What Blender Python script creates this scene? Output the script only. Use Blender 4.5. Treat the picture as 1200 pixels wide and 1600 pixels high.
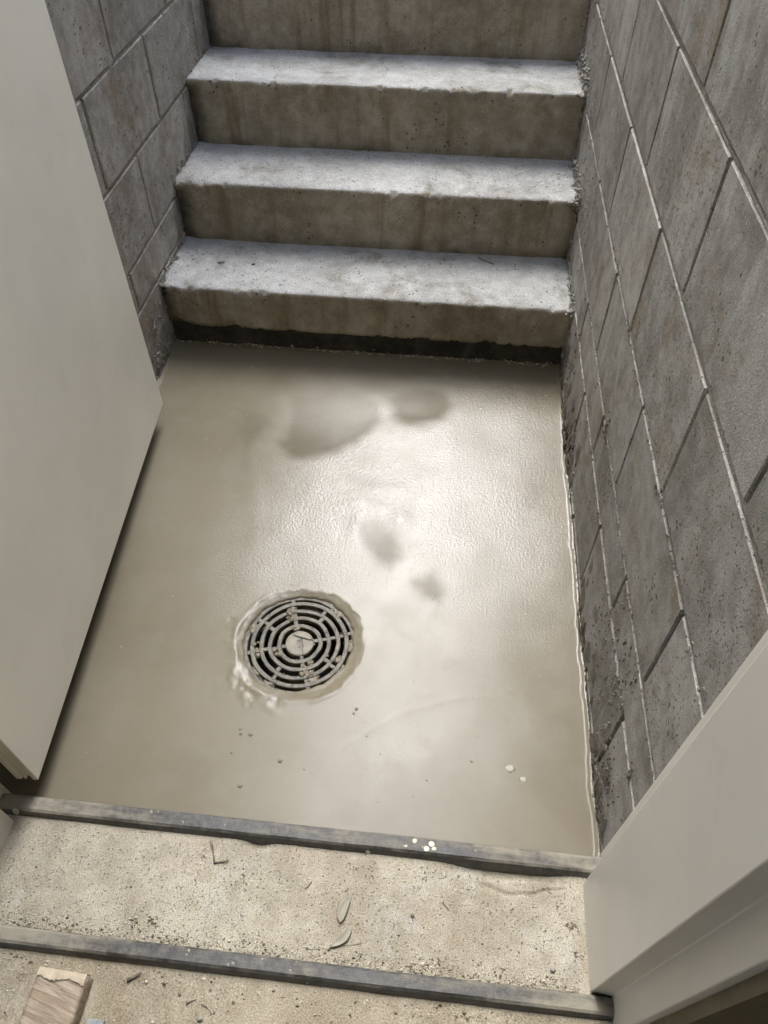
import bpy, bmesh, math, random
import numpy as np
from mathutils import Vector, Matrix, noise as mnoise

# ------------------------------------------------------------------ clear
for o in list(bpy.data.objects):
    bpy.data.objects.remove(o, do_unlink=True)
scene = bpy.context.scene
COL = scene.collection
random.seed(7)
rng = np.random.default_rng(11)

# ------------------------------------------------------------------ camera
def make_camera():
    p, ya, ro = math.radians(49.2153), math.radians(5.6956), math.radians(0.2034)
    fwd = Vector((-math.sin(ya) * math.cos(p), math.cos(ya) * math.cos(p), -math.sin(p)))
    right = Vector((math.cos(ya), math.sin(ya), 0.0))
    up = right.cross(fwd)
    r2 = right * math.cos(ro) + up * math.sin(ro)
    u2 = -right * math.sin(ro) + up * math.cos(ro)
    cd = bpy.data.cameras.new("camera")
    cd.sensor_fit = 'VERTICAL'
    cd.sensor_height = 36.0
    cd.lens = 1150.718 / 1600.0 * 36.0
    cd.clip_start = 0.02
    cd.clip_end = 500.0
    co = bpy.data.objects.new("camera", cd)
    m = Matrix.Identity(4)
    for i in range(3):
        m[i][0] = r2[i]; m[i][1] = u2[i]; m[i][2] = -fwd[i]
    m[0][3], m[1][3], m[2][3] = -0.3287, -0.4028, 1.3259
    co.matrix_world = m
    COL.objects.link(co)
    scene.camera = co
make_camera()

# ------------------------------------------------------------------ world, sun, exposure
SUN_EL, SUN_AZ = math.radians(58.0), math.radians(-11.0)      # azimuth from +Y towards +X
world = bpy.data.worlds.new("World")
scene.world = world
world.use_nodes = True
wn = world.node_tree
wn.nodes.clear()
sky = wn.nodes.new('ShaderNodeTexSky')
sky.sky_type = 'NISHITA'
sky.sun_disc = False
sky.sun_elevation = SUN_EL
sky.sun_rotation = SUN_AZ
sky.air_density = 1.0
sky.dust_density = 2.2
sky.ozone_density = 1.0
bg = wn.nodes.new('ShaderNodeBackground')
bg.inputs['Strength'].default_value = 0.15
wo = wn.nodes.new('ShaderNodeOutputWorld')
wn.links.new(sky.outputs[0], bg.inputs[0])
wn.links.new(bg.outputs[0], wo.inputs[0])

sd = bpy.data.lights.new("sun", 'SUN')
sd.energy = 0.95
sd.angle = math.radians(36.0)
sd.color = (0.87, 0.945, 1.0)
so = bpy.data.objects.new("sun", sd)
sdir = Vector((math.sin(SUN_AZ) * math.cos(SUN_EL), math.cos(SUN_AZ) * math.cos(SUN_EL), math.sin(SUN_EL)))
so.rotation_euler = sdir.to_track_quat('Z', 'Y').to_euler()
so.location = sdir * 20
COL.objects.link(so)

vs = scene.view_settings
vs.view_transform = 'Standard'
vs.look = 'None'
vs.exposure = 2.52
vs.gamma = 1.0
vs.use_curve_mapping = False
scene.cycles.max_bounces = 6
scene.cycles.diffuse_bounces = 4
scene.cycles.glossy_bounces = 3
scene.cycles.use_adaptive_sampling = True
scene.cycles.adaptive_threshold = 0.03

# ------------------------------------------------------------------ material helpers
class NT:
    def __init__(self, name):
        self.m = bpy.data.materials.new(name)
        self.m.use_nodes = True
        self.t = self.m.node_tree
        self.t.nodes.clear()
        self.out = self.n('ShaderNodeOutputMaterial')
        self.b = self.n('ShaderNodeBsdfPrincipled')
        self.l(self.b.outputs[0], self.out.inputs[0])
        self.pos = self.n('ShaderNodeNewGeometry').outputs['Position']
    def n(self, typ, **kw):
        x = self.t.nodes.new(typ)
        for k, v in kw.items():
            setattr(x, k, v)
        return x
    def l(self, a, b):
        self.t.links.new(a, b)
    def noise(self, scale, detail=4.0, rough=0.55, vec=None, dist=0.0):
        x = self.n('ShaderNodeTexNoise')
        x.inputs['Scale'].default_value = scale
        x.inputs['Detail'].default_value = detail
        x.inputs['Roughness'].default_value = rough
        x.inputs['Distortion'].default_value = dist
        self.l(vec if vec is not None else self.pos, x.inputs['Vector'])
        return x.outputs[0]
    def vor(self, scale, vec=None, feature='F1', rnd=1.0):
        x = self.n('ShaderNodeTexVoronoi', feature=feature)
        x.inputs['Scale'].default_value = scale
        x.inputs['Randomness'].default_value = rnd
        self.l(vec if vec is not None else self.pos, x.inputs['Vector'])
        return x
    def mapping(self, scale=(1, 1, 1), loc=(0, 0, 0), vec=None):
        x = self.n('ShaderNodeMapping')
        x.inputs['Scale'].default_value = scale
        x.inputs['Location'].default_value = loc
        self.l(vec if vec is not None else self.pos, x.inputs['Vector'])
        return x.outputs[0]
    def rng(self, v, a, b, c=0.0, d=1.0, smooth=True):
        x = self.n('ShaderNodeMapRange')
        x.interpolation_type = 'SMOOTHSTEP' if smooth else 'LINEAR'
        self.l(v, x.inputs['Value'])
        for k, val in zip(('From Min', 'From Max', 'To Min', 'To Max'), (a, b, c, d)):
            x.inputs[k].default_value = val
        return x.outputs[0]
    def math(self, op, a, b=None, clamp=False):
        x = self.n('ShaderNodeMath', operation=op, use_clamp=clamp)
        for i, v in enumerate((a, b)):
            if v is None:
                continue
            if isinstance(v, (int, float)):
                x.inputs[i].default_value = v
            else:
                self.l(v, x.inputs[i])
        return x.outputs[0]
    def mix(self, f, a, b, blend='MIX'):
        x = self.n('ShaderNodeMix', data_type='RGBA', blend_type=blend)
        for s, v in ((x.inputs['Factor'], f), (x.inputs[6], a), (x.inputs[7], b)):
            if isinstance(v, (int, float)):
                s.default_value = v
            elif isinstance(v, tuple):
                s.default_value = (*v[:3], 1.0)
            else:
                self.l(v, s)
        return x.outputs[2]
    def bump(self, h, strength=1.0, dist=0.002, normal=None):
        x = self.n('ShaderNodeBump')
        x.inputs['Strength'].default_value = strength
        x.inputs['Distance'].default_value = dist
        self.l(h, x.inputs['Height'])
        if normal is not None:
            self.l(normal, x.inputs['Normal'])
        return x.outputs[0]
    def set(self, color=None, rough=None, normal=None, spec=None, metal=None):
        b = self.b
        for key, v in (('Base Color', color), ('Roughness', rough), ('Normal', normal),
                       ('Specular IOR Level', spec), ('Metallic', metal)):
            if v is None:
                continue
            if isinstance(v, (int, float)):
                b.inputs[key].default_value = v
            elif isinstance(v, tuple):
                b.inputs[key].default_value = (*v[:3], 1.0)
            else:
                self.l(v, b.inputs[key])
        return self.m

def concrete(name, dark, light, stain=None, stain_amt=0.5, pale=None, pale_amt=0.0, streak=None, streak_amt=0.0,
             pits=0.0, pit_scale=70.0, speck=0.35, rough=0.92, bump=0.0025, fine=260.0, rand=0.0, grit=1.0, pit_lo=0.44, pit2=0.0, pit2_scale=170.0, n2w=0.8, damp_shade=False, lo=0.33, hi=0.67):
    t = NT(name)
    vec = t.pos
    if rand > 0:
        oi = t.n('ShaderNodeObjectInfo')
        cb = t.n('ShaderNodeVectorMath', operation='ADD')
        sc = t.n('ShaderNodeVectorMath', operation='SCALE')
        cx = t.n('ShaderNodeCombineXYZ')
        t.l(oi.outputs['Random'], cx.inputs[0]); t.l(oi.outputs['Random'], cx.inputs[1]); t.l(oi.outputs['Random'], cx.inputs[2])
        t.l(cx.outputs[0], sc.inputs[0]); sc.inputs['Scale'].default_value = 37.0
        t.l(t.pos, cb.inputs[0]); t.l(sc.outputs[0], cb.inputs[1])
        vec = cb.outputs[0]
    n1 = t.noise(3.5, 4, 0.62, vec)
    n2 = t.noise(28, 5, 0.65, vec)
    n3 = t.noise(fine, 2, 0.6)
    f = t.math('ADD', t.math('MULTIPLY', n1, 0.55), t.math('MULTIPLY', n2, 0.45))
    f = t.rng(f, lo, hi)
    col = t.mix(f, dark, light)
    if rand > 0:
        hv = t.rng(oi.outputs['Random'], 0, 1, 1.0 - rand, 1.0 + rand * 0.7, False)
        bc = t.n('ShaderNodeCombineColor')
        for i in range(3):
            t.l(hv, bc.inputs[i])
        col = t.mix(1.0, col, bc.outputs[0], 'MULTIPLY')
    if stain:
        s = t.rng(t.noise(6.5, 5, 0.70, t.mapping(loc=(4.2, 1.1, 7.7), vec=vec), 0.4), 0.50, 0.72, 0, stain_amt)
        col = t.mix(s, col, stain)
    if streak:
        sv = t.noise(1.0, 6, 0.6, t.mapping(scale=(17, 17, 1.3), vec=vec), 0.15)
        col = t.mix(t.rng(sv, 0.46, 0.72, 0, streak_amt), col, streak)
    if pale:
        s = t.rng(t.noise(1.0, 5, 0.68, t.mapping(scale=(9, 9, 2.2), loc=(9.2, 3.1, 0.7)), 0.3), 0.54, 0.74, 0, pale_amt)
        col = t.mix(s, col, pale)
    sp = t.rng(n3, 0.30, 0.72, 1.0 - speck, 1.0 + speck * 0.6, False)
    sc3 = t.n('ShaderNodeCombineColor')
    for i in range(3):
        t.l(sp, sc3.inputs[i])
    col = t.mix(1.0, col, sc3.outputs[0], 'MULTIPLY')
    h = t.math('ADD', t.math('MULTIPLY', n2, n2w), t.math('MULTIPLY', n3, 0.55 * grit))
    if pits > 0:
        v = t.vor(pit_scale, vec=t.mapping(loc=(0.3, 0.2, 0.1), vec=vec))
        size = t.rng(t.noise(pit_scale * 0.21, 3, 0.6, vec), pit_lo, 0.70, 0.0, 0.42 * pits)
        pm = t.math('SUBTRACT', size, v.outputs['Distance'])
        pm = t.rng(pm, 0.0, 0.07)
        col = t.mix(t.math('MULTIPLY', pm, 0.72), col, tuple(c * 0.28 for c in dark))
        h = t.math('SUBTRACT', h, t.math('MULTIPLY', pm, 1.6))
    if pit2 > 0:
        v = t.vor(pit2_scale, vec=t.mapping(scale=(1, 1, 0.72), vec=vec))
        cc = t.n('ShaderNodeSeparateColor'); t.l(v.outputs['Color'], cc.inputs[0])
        pm = t.math('SUBTRACT', t.rng(cc.outputs[0], 1.0 - pit2, 1.0, 0.0, 0.46, False), v.outputs['Distance'])
        pm = t.rng(pm, 0.0, 0.10)
        col = t.mix(t.math('MULTIPLY', pm, 0.66), col, tuple(c * 0.30 for c in dark))
        h = t.math('SUBTRACT', h, t.math('MULTIPLY', pm, 1.2))
        gm = t.math('SUBTRACT', t.rng(cc.outputs[1], 1.0 - pit2, 1.0, 0.0, 0.40, False), v.outputs['Distance'])
        gm = t.rng(gm, 0.0, 0.10)
        col = t.mix(t.math('MULTIPLY', gm, 0.35), col, tuple(min(0.8, c * 1.5) for c in light))
        h = t.math('ADD', h, t.math('MULTIPLY', gm, 0.5))
    if damp_shade:
        da = t.n('ShaderNodeAttribute', attribute_name='damp_shade').outputs['Fac']
        col = t.mix(t.math('MULTIPLY', da, 0.74), col, (0.035, 0.03, 0.022))  # stain and corner shade mixed into the riser colour
    nb = t.bump(h, 1.0, bump)
    return t.set(col, rough, nb, 0.25)

M = {}
M['block'] = concrete('concrete_block', (0.215, 0.197, 0.166), (0.42, 0.396, 0.352), stain=(0.20, 0.145, 0.085), stain_amt=0.7, streak=(0.20, 0.175, 0.135), streak_amt=0.28,
                      pale=(0.52, 0.50, 0.45), pale_amt=0.65, pits=0.8, pit_scale=85, speck=0.30, bump=0.0017, fine=420, rand=0.14, grit=1.0, pit2=0.42, pit2_scale=230, n2w=0.5, pit_lo=0.46)
M['mortar'] = concrete('mortar', (0.28, 0.26, 0.222), (0.44, 0.41, 0.355), speck=0.4, bump=0.003, fine=300, pits=0.4, pit_scale=150)
M['smear'] = concrete('dark_mortar_smear', (0.11, 0.092, 0.07), (0.24, 0.21, 0.17), speck=0.4, bump=0.003, fine=250)
M['mortar_dark'] = concrete('raked_mortar', (0.085, 0.078, 0.065), (0.15, 0.14, 0.12), speck=0.4, bump=0.003)
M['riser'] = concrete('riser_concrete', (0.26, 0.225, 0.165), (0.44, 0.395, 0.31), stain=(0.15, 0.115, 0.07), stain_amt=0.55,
                      streak=(0.19, 0.14, 0.075), streak_amt=0.8, damp_shade=True, pits=0.75, pit_scale=62, speck=0.22, bump=0.0018)
M['tread'] = concrete('tread_concrete', (0.29, 0.282, 0.258), (0.46, 0.452, 0.425), stain=(0.16, 0.145, 0.11), stain_amt=0.75, lo=0.26, hi=0.74,
                      pits=0.6, pit_scale=60, speck=0.34, bump=0.0028, fine=280, pit2=0.16, pit2_scale=120, grit=1.4)
M['damp_shade'] = concrete('damp_concrete', (0.045, 0.041, 0.035), (0.105, 0.095, 0.078), stain=(0.03, 0.028, 0.025), stain_amt=0.6,
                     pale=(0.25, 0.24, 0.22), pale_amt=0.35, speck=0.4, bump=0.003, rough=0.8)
M['threshold'] = concrete('threshold_concrete', (0.33, 0.29, 0.212), (0.50, 0.45, 0.345), stain=(0.36, 0.265, 0.19), stain_amt=0.5,
                          pale=(0.56, 0.55, 0.51), pale_amt=0.5, pits=0.55, pit_scale=110, speck=0.38, bump=0.0020, fine=430, grit=1.0, pit2=0.30, pit2_scale=300, n2w=0.6)
M['indoor'] = concrete('indoor_concrete', (0.30, 0.255, 0.175), (0.43, 0.375, 0.275), stain=(0.24, 0.175, 0.105), stain_amt=0.6,
                       pits=0.2, pit_scale=150, speck=0.4, bump=0.002, fine=400)
M['facade'] = concrete('facade_render', (0.64, 0.54, 0.38), (0.74, 0.64, 0.47), speck=0.1, bump=0.002)
M['soil'] = concrete('yard_ground', (0.20, 0.18, 0.15), (0.32, 0.30, 0.26), speck=0.4, bump=0.004)

def paint(name, c, rough=0.42, dirt=0.25, dirt_c=(0.30, 0.27, 0.22), ripple=0.0004):
    t = NT(name)
    n1 = t.noise(2.2, 5, 0.6)
    n2 = t.noise(11, 7, 0.7, None, 0.5)
    n3 = t.noise(420, 2, 0.5)
    col = t.mix(t.rng(n1, 0.3, 0.7), tuple(x * 0.93 for x in c), tuple(min(1, x * 1.04) for x in c))
    col = t.mix(t.rng(n2, 0.53, 0.78, 0, dirt), col, dirt_c)
    v = t.vor(19)
    dot = t.rng(v.outputs['Distance'], 0.022, 0.034, 1.0, 0.0)
    keep = t.rng(t.noise(4.1, 2, 0.5), 0.52, 0.60)
    col = t.mix(t.math('MULTIPLY', t.math('MULTIPLY', dot, keep), 0.55), col, (0.16, 0.14, 0.11))
    ro = t.rng(n2, 0.3, 0.8, rough - 0.07, rough + 0.12, False)
    nb = t.bump(t.math('ADD', n3, t.math('MULTIPLY', n2, 1.5)), 0.6, ripple)
    return t.set(col, ro, nb)
M['door'] = paint('door_primer_paint', (0.80, 0.765, 0.65), 0.42, 0.12, (0.42, 0.39, 0.33), 0.0002)
M['frame'] = paint('frame_primer_paint', (0.67, 0.63, 0.55), 0.40, 0.10, (0.30, 0.27, 0.22), 0.00012)

def steel_bar():
    t = NT('dusty_painted_steel')
    n1 = t.noise(5.0, 6, 0.65, t.mapping(scale=(1, 6, 6)))
    n2 = t.noise(60, 6, 0.7)
    n3 = t.noise(350, 3, 0.6)
    col = t.mix(t.rng(n2, 0.3, 0.7), (0.030, 0.028, 0.024), (0.085, 0.078, 0.065))
    geo = t.n('ShaderNodeNewGeometry')
    sx = t.n('ShaderNodeSeparateXYZ'); t.l(t.pos, sx.inputs[0])
    # dry dust lies thicker at both ends of the bars, where nobody steps
    ends = t.math('ADD', t.rng(sx.outputs[0], -0.95, -0.62, 0.26, 0.0), t.rng(sx.outputs[0], -0.30, -0.05, 0.0, 0.20))
    nz = t.n('ShaderNodeSeparateXYZ'); t.l(geo.outputs['Normal'], nz.inputs[0])
    d = t.math('ADD', t.math('ADD', n1, ends), t.math('MULTIPLY', n2, 0.25))
    d = t.math('SUBTRACT', d, t.rng(nz.outputs[2], 0.3, 0.9, 0.30, 0.0))  # side faces kept darker: dust lies on top, their shade painted in
    col = t.mix(t.rng(d, 0.58, 0.92, 0, 0.8), col, (0.33, 0.295, 0.22))
    v = t.vor(46, vec=t.mapping(scale=(1, 1.2, 0.6)))
    spot = t.math('SUBTRACT', t.rng(t.noise(9, 3, 0.6), 0.50, 0.70, 0.0, 0.36), v.outputs['Distance'])
    spot = t.rng(spot, 0.0, 0.06)
    col = t.mix(spot, col, (0.60, 0.57, 0.45))
    h = t.math('ADD', t.math('MULTIPLY', n3, 0.4), t.math('ADD', n2, spot))
    return t.set(col, t.rng(d, 0.5, 0.9, 0.38, 0.8), t.bump(h, 0.8, 0.0012))
M['bar'] = steel_bar()

def coating():
    t = NT('wet_floor_coating')
    ag = t.n('ShaderNodeAttribute', attribute_name='gloss').outputs['Fac']
    ap = t.n('ShaderNodeAttribute', attribute_name='peel').outputs['Fac']
    n1 = t.noise(2.3, 5, 0.6)
    n2 = t.noise(14, 5, 0.6, None, 0.6)
    n3 = t.noise(210, 2, 0.5)
    n4 = t.noise(560, 2, 0.5)
    col = t.mix(t.rng(n1, 0.32, 0.68), (0.158, 0.133, 0.085), (0.192, 0.165, 0.113))
    col = t.mix(t.rng(n2, 0.45, 0.75, 0, 0.30), col, (0.225, 0.200, 0.145))
    r = t.math('ADD', t.rng(n2, 0.3, 0.75, 0.30, 0.38, False), t.math('MULTIPLY', ap, -0.02))
    r = t.math('SUBTRACT', r, t.math('MULTIPLY', ag, 0.12))
    h = t.math('MULTIPLY', t.math('ADD', n3, t.math('MULTIPLY', n4, 0.30)), t.math('ADD', t.math('MULTIPLY', ap, 1.0), 0.06))
    nb = t.bump(h, 1.0, 0.0011)
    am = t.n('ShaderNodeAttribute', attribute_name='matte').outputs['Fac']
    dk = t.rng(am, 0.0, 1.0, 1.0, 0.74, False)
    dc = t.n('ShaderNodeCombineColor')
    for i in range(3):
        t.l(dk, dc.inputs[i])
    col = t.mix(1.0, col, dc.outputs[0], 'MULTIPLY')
    sp = t.math('SUBTRACT', t.math('ADD', 0.26, t.math('MULTIPLY', ap, 0.47)), t.math('MULTIPLY', am, 0.24))
    m = t.set(col, r, nb, sp)
    return m
M['coating'] = coating()

def simple(name, c1, c2, scale=40, rough=0.6, bump=0.001, metal=0.0, spec=0.4):
    t = NT(name)
    n = t.noise(scale, 6, 0.65)
    n2 = t.noise(scale * 9, 3, 0.6)
    col = t.mix(t.rng(n, 0.3, 0.7), c1, c2)
    return t.set(col, rough, t.bump(t.math('ADD', n, t.math('MULTIPLY', n2, 0.5)), 0.8, bump), spec, metal)
M['iron'] = simple('drain_iron', (0.05, 0.043, 0.031), (0.165, 0.142, 0.098), 75, 0.42, 0.0016, 0.0, 0.5)
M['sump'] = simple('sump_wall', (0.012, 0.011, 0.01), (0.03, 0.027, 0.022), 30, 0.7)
M['hub'] = simple('drain_hub_coated', (0.15, 0.128, 0.085), (0.21, 0.182, 0.125), 60, 0.42, 0.001)
M['leaf'] = simple('dust_coated_leaf', (0.25, 0.225, 0.165), (0.33, 0.30, 0.225), 60, 0.55, 0.0006)
M['twig'] = simple('twig_bark', (0.10, 0.08, 0.055), (0.25, 0.21, 0.15), 80, 0.8)
M['crumb'] = simple('crumbs', (0.30, 0.26, 0.19), (0.60, 0.55, 0.44), 55, 0.95, 0.0005, 0, 0.2)
M['crumb_dark'] = simple('dark_crumbs', (0.10, 0.08, 0.055), (0.26, 0.21, 0.145), 55, 0.95, 0.0005, 0, 0.2)
M['pebble'] = simple('pebble', (0.20, 0.18, 0.15), (0.36, 0.33, 0.27), 90, 0.7)
M['paintspot'] = simple('dried_paint', (0.27, 0.24, 0.17), (0.36, 0.325, 0.24), 80, 0.5)
M['drip'] = simple('pale_drip', (0.30, 0.275, 0.215), (0.36, 0.335, 0.27), 80, 0.4)
M['slate'] = simple('grey_offcut', (0.20, 0.21, 0.205), (0.32, 0.33, 0.32), 70, 0.6)
M['paper'] = simple('torn_wrapping', (0.40, 0.32, 0.22), (0.54, 0.455, 0.33), 45, 0.6)

def wood():
    t = NT('weathered_offcut_wood')
    v = t.mapping(scale=(14, 120, 60))
    rot = t.n('ShaderNodeVectorRotate', rotation_type='Z_AXIS')
    rot.inputs['Angle'].default_value = 0.28
    t.l(t.pos, rot.inputs['Vector'])
    g = t.noise(1.0, 6, 0.6, t.mapping(scale=(12, 135, 60), vec=rot.outputs[0]), 0.7)
    n = t.noise(60, 5, 0.6)
    col = t.mix(t.rng(g, 0.35, 0.68), (0.27, 0.20, 0.13), (0.42, 0.345, 0.25))
    col = t.mix(t.rng(n, 0.55, 0.75, 0, 0.5), col, (0.48, 0.43, 0.345))
    return t.set(col, 0.5, t.bump(t.math('ADD', g, t.math('MULTIPLY', n, 0.4)), 1.0, 0.003), 0.4)
M['wood'] = wood()

def ply():
    t = NT('plywood_lining')
    g = t.noise(1.0, 5, 0.6, t.mapping(scale=(5, 5, 50)), 0.8)
    col = t.mix(t.rng(g, 0.35, 0.68), (0.42, 0.31, 0.15), (0.55, 0.42, 0.22))
    return t.set(col, 0.6, t.bump(g, 0.5, 0.001))
M['ply'] = ply()
M['lining'] = simple('dark_lining_board', (0.115, 0.092, 0.048), (0.17, 0.14, 0.078), 12, 0.65)  # much darker tone than the room plywood

# ------------------------------------------------------------------ object helpers
def obj(name, me, mat=None, parent=None):
    o = bpy.data.objects.new(name, me)
    COL.objects.link(o)
    if mat is not None and len(me.materials) == 0:
        me.materials.append(M[mat] if isinstance(mat, str) else mat)
    if parent is not None:
        o.parent = parent
        o.matrix_parent_inverse = Matrix.Translation(-Vector(parent.location)) if parent.type == 'EMPTY' else parent.matrix_basis.inverted()
    return o
def tag(o, label, cat, group=None, kind=None):
    if kind: o['kind'] = kind
    o['label'] = label
    o['category'] = cat
    if group: o['group'] = group
    return o
def struct(o, label=None):
    o['kind'] = 'structure'
    if label: o['label'] = label
    return o
def empty(name, loc):
    o = bpy.data.objects.new(name, None)
    o.empty_display_size = 0.05
    o.location = loc
    COL.objects.link(o)
    return o
def mesh(name, v, f, smooth=False):
    me = bpy.data.meshes.new(name)
    me.from_pydata([tuple(p) for p in v], [], f)
    me.validate()
    bm = bmesh.new(); bm.from_mesh(me)
    bmesh.ops.recalc_face_normals(bm, faces=bm.faces)
    bm.to_mesh(me); bm.free()
    if smooth:
        for p in me.polygons: p.use_smooth = True
    return me
def box_vf(x0, x1, y0, y1, z0, z1, base=0):
    v = [(x0, y0, z0), (x1, y0, z0), (x1, y1, z0), (x0, y1, z0), (x0, y0, z1), (x1, y0, z1), (x1, y1, z1), (x0, y1, z1)]
    f = [(0, 3, 2, 1), (4, 5, 6, 7), (0, 1, 5, 4), (1, 2, 6, 5), (2, 3, 7, 6), (3, 0, 4, 7)]
    return v, [tuple(i + base for i in q) for q in f]
def box(name, x0, x1, y0, y1, z0, z1, bev=0.0, seg=1):
    v, f = box_vf(x0, x1, y0, y1, z0, z1)
    me = mesh(name, v, f)
    if bev > 0:
        bm = bmesh.new(); bm.from_mesh(me)
        bmesh.ops.bevel(bm, geom=list(bm.edges), offset=bev, segments=seg, affect='EDGES', profile=0.6)
        bm.to_mesh(me); bm.free()
    return me
def prism(name, prof, a, b, axis='z', bev=0.0, seg=2):
    """profile polygon extruded along z (prof = x,y) or x (prof = y,z)"""
    n = len(prof)
    if axis == 'z':
        v = [(p[0], p[1], a) for p in prof] + [(p[0], p[1], b) for p in prof]
    else:
        v = [(a, p[0], p[1]) for p in prof] + [(b, p[0], p[1]) for p in prof]
    f = [tuple(range(n))[::-1], tuple(range(n, 2 * n))] + [(i, (i + 1) % n, (i + 1) % n + n, i + n) for i in range(n)]
    me = mesh(name, v, f)
    if bev > 0:
        bm = bmesh.new(); bm.from_mesh(me)
        es = [e for e in bm.edges if abs((e.verts[0].co - e.verts[1].co)[2 if axis == 'z' else 0]) > 0.5 * abs(b - a)]
        bmesh.ops.bevel(bm, geom=es, offset=bev, segments=seg, affect='EDGES', profile=0.5)
        bm.to_mesh(me); bm.free()
    return me
def sstep(x, a, b):
    t = np.clip((x - a) / (b - a), 0, 1)
    return t * t * (3 - 2 * t)
LAT = rng.random((257, 257))
def vnoise(x, y, s, ox=0.0, oy=0.0):
    """2D value noise, x and y arrays in metres, s cells per metre, range -1..1"""
    u = x * s + ox + 1000.0; w = y * s + oy + 1000.0
    i = np.floor(u).astype(int); j = np.floor(w).astype(int)
    a = u - i; b = w - j
    a = a * a * (3 - 2 * a); b = b * b * (3 - 2 * b)
    g = lambda p, r: LAT[p % 257, r % 257]
    return 2 * ((g(i, j) * (1 - a) + g(i + 1, j) * a) * (1 - b) + (g(i, j + 1) * (1 - a) + g(i + 1, j + 1) * a) * b) - 1
def fbm(x, y, s, o=4, ox=0.0):
    r = 0; amp = 1.0; tot = 0
    for k in range(o):
        r = r + amp * vnoise(x, y, s * 2 ** k, ox + 17.3 * k, ox * 1.7 + 9.1 * k); tot += amp; amp *= 0.5
    return r / tot
def grid_mesh(name, X, Y, Z, keep=None, attrs=None, smooth=True):
    ny, nx = X.shape
    co = np.stack([X, Y, Z], -1).reshape(-1, 3)
    idx = np.arange(ny * nx).reshape(ny, nx)
    q = np.stack([idx[:-1, :-1], idx[:-1, 1:], idx[1:, 1:], idx[1:, :-1]], -1).reshape(-1, 4)
    if keep is not None:
        q = q[keep[:-1, :-1].reshape(-1) & keep[1:, 1:].reshape(-1) & keep[1:, :-1].reshape(-1) & keep[:-1, 1:].reshape(-1)]
    me = bpy.data.meshes.new(name)
    me.vertices.add(len(co)); me.vertices.foreach_set('co', co.astype(np.float32).ravel())
    me.loops.add(len(q) * 4); me.loops.foreach_set('vertex_index', q.astype(np.int32).ravel())
    me.polygons.add(len(q)); me.polygons.foreach_set('loop_start', (np.arange(len(q)) * 4).astype(np.int32))
    me.update(calc_edges=True)
    if smooth:
        me.polygons.foreach_set('use_smooth', np.ones(len(q), dtype=bool))
    for k, a in (attrs or {}).items():
        at = me.attributes.new(k, 'FLOAT', 'POINT')
        at.data.foreach_set('value', a.astype(np.float32).ravel())
    return me
def rough_box(name, lo, hi, res, r=0.006, chip=1.5, amp=0.0012, freq=18.0, seed=0.0):
    """rounded box with chipped arrises and an uneven cast surface"""
    lo = np.array(lo, float); hi = np.array(hi, float)
    n = [max(2, int(round((hi[i] - lo[i]) / res[i])) + 1) for i in range(3)]
    bm = bmesh.new()
    for ax in range(3):
        a, b = [i for i in range(3) if i != ax]
        A = np.linspace(lo[a], hi[a], n[a]); B = np.linspace(lo[b], hi[b], n[b])
        for side in (lo[ax], hi[ax]):
            g = []
            for va in A:
                row = []
                for vb in B:
                    p = [0, 0, 0]; p[ax] = side; p[a] = va; p[b] = vb
                    row.append(bm.verts.new(p))
                g.append(row)
            for i in range(len(A) - 1):
                for j in range(len(B) - 1):
                    bm.faces.new((g[i][j], g[i + 1][j], g[i + 1][j + 1], g[i][j + 1]))
    bmesh.ops.remove_doubles(bm, verts=bm.verts, dist=1e-6)
    L, Hh = Vector(lo), Vector(hi)
    off = Vector((seed * 3.1, seed * 1.7, seed))
    for v in bm.verts:
        p = v.co.copy()
        nz = mnoise.noise(p * 22 + off) + 0.6 * mnoise.noise(p * 70 + off) + 0.4 * mnoise.noise(p * 160 + off)
        rr = min(r * (1 + chip * max(0.0, nz) ** 1.5 * 3), 0.48 * min(Hh[i] - L[i] for i in range(3)))
        c = Vector([min(max(p[i], L[i] + rr), Hh[i] - rr) for i in range(3)])
        d = p - c
        if d.length > 1e-9:
            d.normalize()
            w = amp * (mnoise.noise(p * freq + off) + 0.5 * mnoise.noise(p * freq * 3.1 + off) + 0.3 * mnoise.noise(p * freq * 8 + off))
            v.co = c + d * (rr + w)
    bmesh.ops.recalc_face_normals(bm, faces=bm.faces)
    me = bpy.data.meshes.new(name)
    bm.to_mesh(me); bm.free()
    for p in me.polygons: p.use_smooth = True
    return me
ICO = None
def ico_template(sub=1):
    bm = bmesh.new()
    bmesh.ops.create_icosphere(bm, subdivisions=sub, radius=1.0)
    v = np.array([x.co[:] for x in bm.verts]); f = [tuple(q.index for q in p.verts) for p in bm.faces]
    bm.free()
    return v, f
ICO1, ICO2 = ico_template(1), ico_template(2)
OCT = (np.array([(1, 0, 0), (-1, 0, 0), (0, 1, 0), (0, -1, 0), (0, 0, 1), (0, 0, -1)], float),
       [(0, 2, 4), (2, 1, 4), (1, 3, 4), (3, 0, 4), (2, 0, 5), (1, 2, 5), (3, 1, 5), (0, 3, 5)])
def lumps(name, items, tmpl=OCT, jit=0.35, smooth=False):
    """items: (centre, (rx, ry, rz)); many little lumps joined in one mesh"""
    V, F = [], []
    base = 0
    tv, tf = tmpl
    for c, rad in items:
        a = rng.random() * 6.283
        ca, sa = math.cos(a), math.sin(a)
        p = tv * (1 + jit * (rng.random((len(tv), 1)) * 2 - 1))
        p = np.stack([p[:, 0] * ca - p[:, 1] * sa, p[:, 0] * sa + p[:, 1] * ca, p[:, 2]], -1)
        p = p * np.array(rad) + np.array(c)
        V.extend(p.tolist())
        F.extend(tuple(i + base for i in q) for q in tf)
        base += len(tv)
    return mesh(name, V, F, smooth)
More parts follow.
